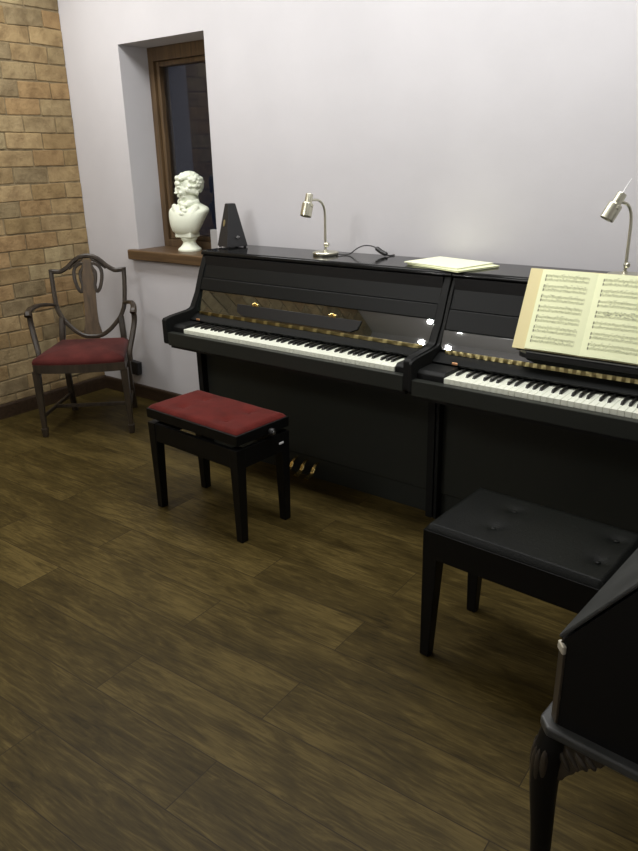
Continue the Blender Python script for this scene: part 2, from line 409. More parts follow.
def piano(label, kx, xl, xr, dy, zk, rim, side, recess, ledge, folded, hinge_dx):
    """kx: left end of keyboard; xl/xr outer sides; dy: shift of the keyboard towards the player"""
    root = thing('upright_piano', label, 'piano', ((xl+xr)/2, -.23, 0))
    ox, oy = (xl+xr)/2, -.23
    def put(name, bm, m, ang=35, parent=None):
        bmesh.ops.translate(bm, vec=(-ox, -oy, 0), verts=list(bm.verts)); return obj(name, bm, m, parent or root, ang)
    yf = -.637 + dy*1.0; BK_Y = -.030
    yk = -.598 + dy
    # sides with the arms that carry the keyboard
    pts = [(BK_Y, 0), (-.42, 0), (-.42, .612), (-.46, .632), (yf+.004, .645), (yf, .655), (yf, .765), (yf+.010, .775), (yf+.05, .780), (-.47, .786), (-.447, .792)] + PROF + [(BK_Y, 1.05)]
    for s, (a, b) in enumerate(((xl, xl+side), (xr-side, xr))):
        bm = B(); prism(bm, pts, 'x', a, b, .004, 2); put('side_panel', bm, M['side'])
    # lid
    bm = B(); prism(bm, [(BK_Y, 1.050), (-.331, 1.050), (-.336, 1.056), (-.331, 1.068), (-.322, 1.073), (BK_Y, 1.073)], 'x', xl-.002, xr+.002, .003, 2)
    put('lid', bm, M['lid'])
    xi0, xi1 = xl+side, xr-side
    # upper panel, rim of the fallboard, fallboard
    def slab(z0, z1, off, th): return [(lean(z0)+off, z0), (lean(z1)+off, z1), (lean(z1)+off+th, z1), (lean(z0)+off+th, z0)]
    bm = B(); prism(bm, slab(rim[0]+.002, 1.049, .006, .02), 'x', xi0, xi1, .001, 1); put('upper_panel', bm, M['panelblack'])
    bm = B(); prism(bm, slab(rim[1], rim[0], .002, .03), 'x', xi0, xi1, .004, 3); put('fallboard_rim', bm, M['panelblack'])
    zb = .778
    fy = lambda z: lean(zb) + .4245*(z-zb)
    bm = B(); prism(bm, [(fy(zb)+recess, zb), (fy(rim[1])+recess, rim[1]-.001), (fy(rim[1])+recess+.02, rim[1]-.001), (fy(zb)+recess+.02, zb)], 'x', xi0, xi1, .0015, 2); fb = put('fallboard', bm, M['glossblack'])
    yb = lean(zb)+recess
    # long brass hinge, gently rippled to catch light, with glints also painted in its colour
    bm = B(); n = 400; x0, x1 = xi0+.03, xi1-.03; t = B(); R = []
    for i in range(n+1):
        x = x0+(x1-x0)*i/n; w = .0011*math.sin(2*PI*(x-x0)/hinge_dx)
        R.append([t.verts.new((x, yb-.004+c, zb+d)) for c, d in ((.003, .004), (-.0035, .004+w*.3), (-.006-w, -.003), (-.007+w, -.011), (.001, -.012))])
    for A, C in zip(R, R[1:]):
        for j in range(5): t.faces.new((A[j], A[(j+1) % 5], C[(j+1) % 5], C[j]))
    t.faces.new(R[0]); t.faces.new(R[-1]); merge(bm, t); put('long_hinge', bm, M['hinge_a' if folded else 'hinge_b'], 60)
    # folded lower flap of the fallboard above the keys
    ye = yk + .124
    bm = B(); prism(bm, [(yb+.012, zb-.006), (yb-.004, zb-.010), (ye-.004, zk+.022), (ye, zk+.0135), (ye+.016, zk+.0135), (yb+.03, zb-.03)], 'x', xi0, xi1, .002, 2)
    put('fallboard_flap', bm, M['panelblack'])
    # keybed, key slip, key blocks
    bm = B(); box(bm, (xi0, yf+.02, .625), (xi1, -.12, zk-.03)); put('keybed', bm, M['matteblack'])
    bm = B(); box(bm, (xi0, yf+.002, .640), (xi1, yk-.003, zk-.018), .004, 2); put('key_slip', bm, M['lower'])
    for a, b in ((xi0, kx-.001), (kx+1.226, xi1)):
        bm = B(); prism(bm, [(yk+.004, zk-.03), (yk+.004, zk+.002), (yk+.02, zk+.014), (ye-.003, zk+.014), (ye+.01, zk-.03)], 'x', a, b, .004, 2)
        kb = put('key_block', bm, M['side'])
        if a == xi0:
            bm = B(); box(bm, (kx-.028, ye-.010, zk+.022), (kx-.004, ye-.005, zk+.031), .001, 1); put('glint_plate', bm, M['copper'], parent=kb)  # added plate, its copper colour standing in for warm light on the block
    # keys
    for i in range(52):
        link('white_key', WK, root, (kx+i*KW-ox, yk-oy, zk))
    # A0 first: names of the white keys from A; a black key follows A, C, D, F, G
    for i in range(51):
        n = 'ABCDEFG'[i % 7]
        off = {'A': .0022, 'C': -.0022, 'D': .0022, 'F': -.0026, 'G': 0}.get(n)
        if off is None: continue
        link('black_key', BK, root, (kx+(i+1)*KW+off-ox, yk+.050-oy, zk))
    # lower part
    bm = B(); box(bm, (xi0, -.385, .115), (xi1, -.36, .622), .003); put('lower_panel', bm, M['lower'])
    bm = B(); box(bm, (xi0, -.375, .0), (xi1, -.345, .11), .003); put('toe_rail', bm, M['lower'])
    bm = B(); box(bm, (xi0, -.34, .0), (xi1, BK_Y, 1.048)); put('back_case', bm, M['matteblack'])
    cx = kx+.6125
    for k in (-1, 0, 1): put('pedal', pedal_bm(cx-.025+k*.068, -.425), M['brass'])
    # music ledge
    l0, l1 = ledge
    if folded:
        z0, z1 = .790, .838
        p0 = [(l0+.045, z0), (l1-.045, z0), (l1-.012, z0+.014), (l1, z1), (l0, z1), (l0+.012, z0+.014)]
        bm = B(); t = B()
        F = [t.verts.new((x, lean(z)+recess-.010, z)) for x, z in p0]; G = [t.verts.new((x, lean(z)+recess+.004, z)) for x, z in p0]
        t.faces.new(F); t.faces.new(G)
        for j in range(6): t.faces.new((F[j], F[(j+1) % 6], G[(j+1) % 6], G[j]))
        merge(bm, t); lg = put('music_ledge', bm, M['matteblack'])
        for hx in (l0+.118, l1-.16):
            bm = B(); yh = lean(.843)+recess-.010
            box(bm, (hx-.020, yh-.003, .834), (hx+.020, yh+.006, .850), .002, 1); box(bm, (hx-.008, yh-.006, .838), (hx+.008, yh+.004, .856), .002, 1)
            put('ledge_hinge', bm, M['brass'], parent=lg)
    else:
        zt = .828; yb2 = lean(.84)+recess+.002; yfr = yb2-.085
        bm = B(); prism(bm, [(l0, yb2), (l1, yb2), (l1-.012, yfr+.02), (l1-.04, yfr), (l0+.04, yfr), (l0+.012, yfr+.02)], 'z', zt-.018, zt, .003, 2)
        lg = put('music_ledge', bm, M['matteblack'])
        bm = B(); box(bm, (l0+.045, yfr, zt-.0005), (l1-.045, yfr+.008, zt+.007), .002, 1); put('ledge_lip', bm, M['matteblack'], parent=lg)
    return root
piano('black upright piano under the window end, with closed music ledge and red bench before it', 1.539, 1.427, 2.860, 0, .724, (.942, .884), .032, .022, (1.732, 2.475), True, .075)
piano('black upright piano on the right, with open sheet music on its ledge', 3.000, 2.867, 4.357, -.027, .722, (.928, .852), .014, .004, (3.215, 4.01), False, .031)

# ------------------------------------------------------------------ shield-back armchair in the corner
def armchair():
    r = thing('armchair', 'antique shield-back armchair with faded red seat in the brick corner', 'chair', (.7205, -.6755, 0), math.radians(42.16))
    V = lambda z: .43 + .17*(z-.45)
    # shield frame
    R = [(0, .976), (.045, .968), (.083, .944), (.118, .913), (.160, .889), (.196, .889), (.218, .891)]
    S = [(.216, .82), (.211, .74), (.203, .675), (.182, .622), (.160, .590), (.108, .536), (.055, .503), (0, .496)]
    # top rail and the two curved sides in one closed loop
    half = R + S
    loop = half + [(-u, z) for u, z in reversed(half[1:-1])]
    path = [Vector((u, V(z), z)) for u, z in loop]
    bm = B()
    # split at the ears so that the corners stay sharp
    top = spline([(u, V(z), z) for u, z in [(-a, b) for a, b in reversed(R[1:])] + R], 5)
    sweep(bm, top, rsec(.026, .026, .5), up=(0, 1, 0))
    low = spline([(u, V(z), z) for u, z in [R[-1]] + S + [(-a, b) for a, b in reversed(S[:-1])] + [(-R[-1][0], R[-1][1])]], 5)
    sweep(bm, low, rsec(.025, .024, .5), up=(0, 1, 0))
    for s in (-1, 1): box(bm, (s*.218-.012, V(.89)-.012, .878), (s*.218+.012, V(.89)+.012, .903), .003)
    obj('shield_frame', bm, M['mahog'], r)
    # splat: vase with pierced loops at its head
    bm = B(); t = B()
    prof = [(.062, .497), (.052, .53), (.040, .58), (.036, .65), (.037, .74), (.040, .80), (.034, .86), (.026, .905), (.030, .955)]
    rows = []
    for w, z in prof:
        rows.append([t.verts.new((u*w, V(z)+o, z)) for u, o in ((-1, -.006), (-.5, -.009), (0, -.007), (.5, -.009), (1, -.006), (1, .006), (-1, .006))])
    for A, C in zip(rows, rows[1:]):
        for j in range(7): t.faces.new((A[j], A[(j+1) % 7], C[(j+1) % 7], C[j]))
    t.faces.new(rows[0]); t.faces.new(rows[-1]); merge(bm, t)
    sp = obj('splat', bm, M['splat'], r)
    for s in (-1, 1):
        bm = B()
        lp = [(.022, .93), (.055, .925), (.080, .895), (.082, .845), (.066, .785), (.046, .765), (.036, .80), (.044, .84), (.044, .88), (.028, .905)]
        sweep(bm, spline([(s*u, V(z), z) for u, z in lp], 4, True), rsec(.020, .014, .5), up=(0, 1, 0), closed=True)
        sweep(bm, spline([(s*.02, V(.95), .955), (s*.06, V(.94), .938), (s*.11, V(.90), .900)], 4), rsec(.012, .012, .5), up=(0, 1, 0))
        obj('splat_loop', bm, M['mahog'], sp)
    # seat: bow-fronted rails and stuffed cushion
    def plan(k, z, n=24):
        out = []
        for i in range(n+1):
            u = -1+2*i/n; out.append((u*.258*k, .205+(-.205-.028*(1-u*u))*k, z))
        out += [(.212*k, .205+.245*k, z), (-.212*k, .205+.245*k, z)]
        return out
    bm = B(); t = B(); a = [t.verts.new(p) for p in plan(1, .392)]; b = [t.verts.new(p) for p in plan(1, .440)]
    t.faces.new(a); t.faces.new(b)
    for j in range(len(a)): t.faces.new((a[j], a[(j+1) % len(a)], b[(j+1) % len(a)], b[j]))
    bev(t, list(t.faces), .003, 1); merge(bm, t); obj('seat_rail', bm, M['mahog'], r)
    bm = B(); t = B(); prev = None
    for k, z in ((.985, .436), (1.0, .448), (.995, .460), (.96, .474), (.88, .485), (.7, .493), (.4, .498), (.1, .499)):
        ring = [t.verts.new(p) for p in plan(k, z)]
        if prev:
            for j in range(len(ring)): t.faces.new((prev[j], prev[(j+1) % len(ring)], ring[(j+1) % len(ring)], ring[j]))
        else: t.faces.new(ring)
        prev = ring
    t.faces.new(prev); merge(bm, t); obj('seat_cushion', bm, M['seatred'], r, 60)
    for s in (-1, 1):
        bm = B()   # front leg, tapering to a spade foot
        taper(bm, (s*.250, .022, .050), .026, (s*.246, .022, .400), .042, .003)
        taper(bm, (s*.250, .022, 0), .028, (s*.250, .022, .055), .038, .004)
        obj('leg', bm, M['mahog'], r)
        bm = B()
        sweep(bm, spline([(s*.192, .505, 0), (s*.190, .462, .15), (s*.188, .436, .40), (s*.186, .432, .50), (s*.178, V(.60), .612)], 5), rsec(.034, .034, .3), up=(1, 0, 0))
        obj('leg', bm, M['mahog'], r)
        # arm and its curved support
        bm = B()
        sweep(bm, spline([(s*.208, V(.70), .690), (s*.238, .41, .706), (s*.272, .34, .716), (s*.294, .265, .712), (s*.302, .215, .700), (s*.300, .195, .680)], 5), rsec(.030, .024, .6), scales=[.8]*6+[.9]*5+[1]*5+[1.15]*5+[1.25]*5)
        obj('arm', bm, M['mahog'], r)
        bm = B()
        sweep(bm, spline([(s*.298, .225, .695), (s*.298, .225, .63), (s*.280, .195, .54), (s*.262, .165, .46), (s*.262, .155, .405)], 5), rsec(.026, .030, .5), up=(1, 0, 0))
        obj('arm_support', bm, M['mahog'], r)
        bm = B(); sweep(bm, [(s*.248, .03, .125), (s*.192, .46, .125)], rsec(.016, .022, .3)); obj('stretcher', bm, M['mahog'], r)
    bm = B(); sweep(bm, [(-.222, .21, .125), (.222, .21, .125)], rsec(.016, .022, .3)); obj('stretcher', bm, M['mahog'], r)
armchair()

# black box on the wall behind the chair
bm = B(); prism(bm, [(.285, .165), (.415, .160), (.425, .250), (.290, .258)], 'y', -.040, -.001, .006, 2)
tag(obj('wall_box', bm, M['blackplastic']), 'small black box fixed low on the lavender wall behind the armchair', 'wall box')

# ------------------------------------------------------------------ piano benches
def padded(bm, x0, x1, y0, y1, z0, z1, dimples, amp, sig, crown, n=(48, 32), edge=.02):
    """cushion block with rounded edges and button dimples"""
    t = B(); g = []
    for j in range(n[1]+1):
        row = []
        for i in range(n[0]+1):
            u, v = i/n[0], j/n[1]; x = x0+(x1-x0)*u; y = y0+(y1-y0)*v
            d = min(x-x0, x1-x, y-y0, y1-y); e = min(1, d/edge)
            z = z1 - (z1-z0)*.75*(1-math.sqrt(max(0, 1-(1-e)**2))) + crown*math.sin(PI*u)*math.sin(PI*v)
            for bx, by in dimples: z -= amp*math.exp(-((x-bx)**2+(y-by)**2)/sig**2)*.7 + amp*.5*math.exp(-((x-bx)**2+(y-by)**2)/(sig*2.6)**2)
            row.append(t.verts.new((x, y, z)))
        g.append(row)
    for j in range(n[1]):
        for i in range(n[0]): t.faces.new((g[j][i], g[j][i+1], g[j+1][i+1], g[j+1][i]))
    border = g[0] + [r[-1] for r in g[1:]] + g[-1][-2::-1] + [r[0] for r in g[-2:0:-1]]
    lo = [t.verts.new((v.co.x, v.co.y, z0)) for v in border]
    for j in range(len(border)): t.faces.new((border[j], border[(j+1) % len(border)], lo[(j+1) % len(lo)], lo[j]))
    t.faces.new(lo); return merge(bm, t)

def red_bench():
    r = thing('piano_bench', 'adjustable piano bench with buttoned red velvet seat and black legs', 'bench', (2.056, -.912, 0), math.radians(-3))
    hx, hy = .291, .153
    bm = B(); padded(bm, -hx+.008, hx-.008, -hy+.008, hy-.008, .482, .500, [(-.14, -.065), (-.14, .065), (.14, -.065), (.14, .065)], .012, .022, .006, edge=.022)
    cu = obj('seat_cushion', bm, M['red'], r, 70)
    for x, y in [(-.14, -.065), (-.14, .065), (.14, -.065), (.14, .065)]:
        bm = B(); ball(bm, (x, y, .4905), (.008, .008, .003), sub=2); obj('button', bm, M['red'], cu)
    bm = B(); box(bm, (-hx, -hy, .440), (hx, hy, .484), .004); obj('seat_tray', bm, M['benchwood'], r)
    bm = B()
    for s in (-1, 1): box(bm, (s*.13-.03, -.07, .40), (s*.13+.03, .07, .442), .002)
    obj('lift_mechanism', bm, M['benchwood'], r)
    ax, ay = hx-.003, hy-.002
    bm = B()
    box(bm, (-ax, -ay, .335), (ax, -ay+.02, .418), .002); box(bm, (-ax, ay-.02, .335), (ax, ay, .418), .002)
    box(bm, (-ax, -ay+.02, .335), (-ax+.02, ay-.02, .418), .002); box(bm, (ax-.02, -ay+.02, .335), (ax, ay-.02, .418), .002)
    obj('apron', bm, M['benchwood'], r)
    for sx in (-1, 1):
        for sy in (-1, 1):
            bm = B(); taper(bm, (sx*(ax-.021), sy*(ay-.019), 0), .036, (sx*(ax-.0235), sy*(ay-.0215), .42), .050, .004); obj('leg', bm, M['benchwood'], r)
    rotx = Matrix.Rotation(PI/2, 4, 'Y')
    bm = B(); lathe(bm, [(.010, -.006), (.010, .006), (.016, .008), (.017, .02), (.013, .026)], 20, Matrix.Translation((hx, .033, .452)) @ rotx); k = obj('adjusting_knob', bm, M['blackplastic'], r)
    bm = B(); lathe(bm, [(.009, 0), (.009, .003), (.004, .005)], 16, Matrix.Translation((hx+.0255, .033, .452)) @ rotx); obj('knob_cap', bm, M['steel'], k)
    bm = B(); box(bm, (ax, .088, .373), (ax+.004, .115, .382), .0015); tag(obj('side_plate', bm, M['whiteplastic'], r), 'small white metal plate')
red_bench()

def black_bench():
    r = thing('piano_bench', 'piano bench with buttoned black leather seat, standing before the right-hand piano', 'bench', (3.567, -1.104, 0), math.radians(-2.5))
    hx, hy = .270, .168
    bt = [(-.09, -.062), (-.09, .076), (.20-.0, -.066), (.20, .080)]
    bt = [(-.098, -.060), (-.098, .076), (.212, -.060), (.212, .086)]
    bm = B(); padded(bm, -hx, hx, -hy, hy, .452, .474, bt, .010, .016, .006, edge=.010)
    cu = obj('seat_cushion', bm, M['leather'], r, 70)
    for x, y in bt:
        bm = B(); ball(bm, (x, y, .4685), (.008, .008, .003), sub=2); obj('button', bm, M['leather'], cu)
    ax, ay = hx+.004, hy+.002
    bm = B()
    box(bm, (-ax, -ay, .362), (ax, -ay+.022, .455), .002); box(bm, (-ax, ay-.022, .362), (ax, ay, .455), .002)
    box(bm, (-ax, -ay+.022, .362), (-ax+.022, ay-.022, .455), .002); box(bm, (ax-.022, -ay+.022, .362), (ax, ay-.022, .455), .002)
    obj('apron', bm, M['benchwood'], r)
    for sx in (-1, 1):
        for sy in (-1, 1):
            bm = B(); taper(bm, (sx*(ax-.017), sy*(ay-.017), 0), .033, (sx*(ax-.027), sy*(ay-.027), .455), .055, .004); obj('leg', bm, M['benchwood'], r)
black_bench()

# ------------------------------------------------------------------ slant-front desk in the near corner
def desk():
    r = thing('writing_desk', 'black slant-front writing desk on carved cabriole legs, in the near right corner', 'desk', (3.903, -1.872, 0), math.radians(-4))
    W, D = .72, .46       # along y, along x
    c = .016
    bm = B(); prism(bm, [(c, 0), (D, 0), (D, W), (c, W), (0, W-c), (0, c)], 'z', .515, .6951); obj('case', bm, M['desk'], r)
    bm = B(); prism(bm, [(.004, .695), (.008, .700), (.192, .948), (D, .948), (D, .695)], 'y', 0, W); up = obj('upper_case', bm, M['desk'], r)
    # slanted fall and top board
    a = math.atan2(.248, .184); L = math.hypot(.248, .184)
    mx = Matrix.Translation((.004, 0, .700)) @ Matrix.Rotation(-a, 4, 'Y')
    bm = B(); box(bm, (.0, .002, .0), (L, W-.002, .008), .003, 2, mx); obj('fall_front', bm, M['desktop'], r)
    bm = B(); box(bm, (.186, -.008, .948), (D+.004, W+.008, .966), .004); obj('top_board', bm, M['desktop'], r)
    # base moulding
    bm = B(); prism(bm, [(c-.012, -.020), (D+.01, -.020), (D+.01, W+.020), (c-.012, W+.020), (-.020, W-c+.012), (-.020, c-.012)], 'z', .494, .516, .006, 3); obj('base_moulding', bm, M['desktop'], r)
    # drawer front with two brass knobs on the front side
    bm = B(); box(bm, (-.006, .04, .545), (.004, W-.04, .675), .003); dr = obj('drawer', bm, M['desk'], r)
    for y in (.10, W-.12):
        bm = B(); lathe(bm, [(.004, 0), (.004, .008), (.008, .012), (.007, .018), (.002, .021)], 14, Matrix.Translation((-.005, y, .625)) @ Matrix.Rotation(-PI/2, 4, 'Y')); obj('knob', bm, M['dullbrass'], dr)
    # canted corner strips, with pale caps
    for y, s in ((0, 1), (W, -1)):
        bm = B(); mx = Matrix.Translation((c/2-.001, y+s*c/2-.001*s, 0)) @ Matrix.Rotation(s*-PI/4, 4, 'Z')
        box(bm, (-.011, -.003, .518), (.011, .002, .672), .001, 1, mx); st = obj('corner_strip', bm, M['deskbrown'], r)
        bm = B(); box(bm, (-.012, -.006, .672), (.012, .002, .690), .002, 1, mx); tag(obj('strip_cap', bm, M['cap'], st), 'pale brass cap')
    for x, y, sx, sy in ((.014, .014, -1, -1), (D-.03, .014, 1, -1), (.014, W-.014, -1, 1), (D-.03, W-.014, 1, 1)):
        d = Vector((sx, sy, 0)).normalized()
        pth = [(0, .495), (.010, .45), (.017, .40), (.016, .34), (.012, .27), (.008, .18), (.008, .10), (.012, .045), (.022, .018), (.024, 0)]
        rad = [.030, .030, .029, .026, .023, .020, .018, .019, .026, .024]
        P = spline([(x+d.x*o, y+d.y*o, z) for o, z in pth], 4)
        sc = [v.x for v in spline([(q, 0, 0) for q in rad], 4)]
        bm = B(); sweep(bm, P, circ(1, 14), up=(1, 0, 0), scales=sc); lg = obj('leg', bm, M['desk'], r, 60)
        # carved leaf bracket at the knee, spreading under the case on both sides
        bm = B(); rr = random.Random(3)
        for n_, (ux, uy) in enumerate(((-sx, 0), (0, -sy))):
            wing = [(.0, .494), (.098, .494), (.100, .484), (.088, .476), (.082, .464), (.068, .462), (.062, .446), (.048, .444), (.044, .424), (.030, .420), (.026, .398), (.0, .385)]
            if n_ == 0: prism(bm, [(x+ux*p, q) for p, q in wing], 'y', y-.016 if sy > 0 else y-.020, y+.020 if sy > 0 else y+.016, .004, 2)
            else: prism(bm, [(y+uy*p, q) for p, q in wing], 'x', x-.016 if sx > 0 else x-.020, x+.020 if sx > 0 else x+.016, .004, 2)
            for k in range(4):      # leaf ribs over the wing
                f = k/3; o1 = (sx if n_ else 0)*.019; o2 = (0 if n_ else sy)*.019
                mx = Matrix.Translation((x+ux*(.022+.05*f)+o1, y+uy*(.022+.05*f)+o2, .452+.020*f)) @ Matrix.Rotation((.5+.25*f)*(-ux or uy), 4, 'Y' if n_ == 0 else 'X')
                ball(bm, (0, 0, 0), (.007, .007, .030-.014*f), mx, 2)
        for k in range(5):          # acanthus ribs down the knee
            a = math.atan2(d.y, d.x)+(k-2)*.42
            mx = Matrix.Translation((x+d.x*.012+math.cos(a)*.027, y+d.y*.012+math.sin(a)*.027, .405+.012*abs(k-2)))
            ball(bm, (0, 0, 0), (.008, .008, .052-.008*abs(k-2)), mx, 2)
        obj('knee_carving', bm, M['deskbrown'], lg, 50)
desk()

# ------------------------------------------------------------------ small things on the pianos and the sill
LID = 1.073
def lamp(label, x, y, head_top, head_bot, arm, cord):
    r = thing('desk_lamp', label, 'lamp', (x, y, LID), 0, None)
    bm = B(); lathe(bm, [(.060, 0), (.062, .003), (.062, .012), (.059, .016), (.012, .018), (.010, .024), (.007, .026)], 40); obj('base', bm, M['nickel'], r)
    ht, hb = Vector(head_top), Vector(head_bot)
    bm = B(); sweep(bm, [(0, 0, .02), (0, 0, .185)], circ(.0058, 14), up=(1, 0, 0)); obj('post', bm, M['nickel'], r)
    bm = B(); sweep(bm, spline([(0, 0, .18)] + arm, 6), circ(.0055, 12), up=(1, 0, 0)); obj('arm', bm, M['nickel'], r)
    rx = Matrix.Rotation(PI/2, 4, 'Y')
    bm = B(); lathe(bm, [(.009, -.006), (.010, -.004), (.010, .010), (.007, .014)], 16, Matrix.Translation((.004, 0, .048)) @ rx); ball(bm, (0, 0, .048), .009, sub=2); obj('hinge_knob', bm, M['nickel'], r)
    ax = (hb-ht); L = ax.length; ax.normalize()
    q = Vector((0, 0, -1)).rotation_difference(ax).to_matrix().to_4x4(); mx = Matrix.Translation(ht) @ q
    bm = B()   # shade hangs along -z of its own frame, hollow at the mouth
    lathe(bm, [(.002, 0), (.015, -.001), (.017, -.004), (.017, -.040), (.0245, -.043), (.026, -.047), (.026, -L+.002), (.025, -L), (.0235, -L), (.0235, -.055), (.004, -.052)], 28, mx)
    sh = obj('lamp_shade', bm, M['nickel'], r, 40)
    bm = B(); lathe(bm, [(.004, -.052), (.008, -.054), (.008, -.070), (.014, -.076), (.016, -.090), (.002, -.094)], 16, mx); obj('bulb', bm, M['whiteplastic'], sh)
    if not cord:
      bm = B(); lathe(bm, [(.0015, .056), (.0022, .03), (.0022, -.002)], 8, mx); tag(obj('rod', bm, M['whiteplastic'], sh), 'thin white rod')
    bm = B(); box(bm, (.012, -.006, -.060), (.030, .006, -.046), .002, 1, mx); obj('switch', bm, M['nickel'], sh)
    if cord:
        bm = B(); sweep(bm, spline(cord, 6), circ(.0028, 8), up=(0, .3, 1)); cd = obj('cord', bm, M['blackplastic'], r)
        return r, cd
    return r, None
l1, cd = lamp('brushed nickel reading lamp on the piano by the window, cord trailing behind', 2.107, -.17, (0, -.112, .284), (0, -.146, .188),
     [(0, -.004, .21), (0, -.022, .238), (0, -.055, .254), (0, -.10, .256)],
     [(.045, .012, .010), (.075, .028, .004), (.105, .05, .006), (.135, .066, .030), (.165, .082, .044), (.200, .094, .043), (.225, .10, .034)])
bm = B(); sweep(bm, spline([(.222, .099, .036), (.25, .098, .020), (.285, .092, .0095)], 4), rsec(.022, .017, .5), scales=[.6]+[1]*7+[.7]); obj('cord_switch', bm, M['blackplastic'], cd)
bm = B(); sweep(bm, spline([(.283, .092, .009), (.292, .105, .0035), (.298, .125, .0035), (.300, .137, .0035)], 5), circ(.0028, 8), up=(0, .3, 1)); obj('cord_tail', bm, M['blackplastic'], cd)
l2, _ = lamp('brushed nickel reading lamp behind the open sheet music', 3.482, -.165, (0, -.046, .300), (0, -.096, .212),
     [(0, -.002, .21), (0, -.008, .238), (0, -.022, .260), (0, -.046, .270)], None)
l2.rotation_euler = (0, 0, math.radians(-45))

# metronome
def metronome():
    r = thing('metronome', 'dark pyramid metronome at the window end of the piano lid', 'metronome', (1.468, -.143, LID), math.radians(-20))
    bm = B(); taper(bm, (0, 0, .006), .122, (0, 0, .222), .042, .004); body = obj('case', bm, M['metro'], r)
    for sx in (-1, 1):
        for sy in (-1, 1):
            bm = B(); lathe(bm, [(.008, 0), (.009, .003), (.008, .008)], 12, Matrix.Translation((sx*.048, sy*.048, 0))); obj('foot', bm, M['metro'], r)
    k = (.122-.042)/2/.216
    yz = lambda z: -.061+k*(z-.006)
    til = math.atan(k)
    mx = Matrix.Translation((0, yz(.125)-.0015, .125)) @ Matrix.Rotation(PI/2-til, 4, 'X')
    bm = B(); t = B(); lathe(t, [(.001, -.001), (.014, -.001), (.014, .0015), (.001, .002)], 24); bmesh.ops.scale(t, vec=(.75, 1.25, 1), verts=list(t.verts)); merge(bm, t, mx); obj('badge', bm, M['badge'], r)
    xk = -yz(.055)
    bm = B(); mk = Matrix.Translation((xk-.002, .004, .055)) @ Matrix.Rotation(PI/2, 4, 'Y'); lathe(bm, [(.003, 0), (.003, .012)], 10, mk); box(bm, (-.003, -.011, .010), (.003, .011, .013), .001, 1, mk); box(bm, (-.008, -.003, .010), (.008, .003, .013), .001, 1, mk); obj('winding_key', bm, M['steel'], r)
metronome()

# white card on the sill
bm = B(); box(bm, (1.035, .120, SZ), (1.185, .150, SZ+.130), .002)
tag(obj('card_box', bm, M['card']), 'small pale box on the window sill between the bust and the metronome', 'box')

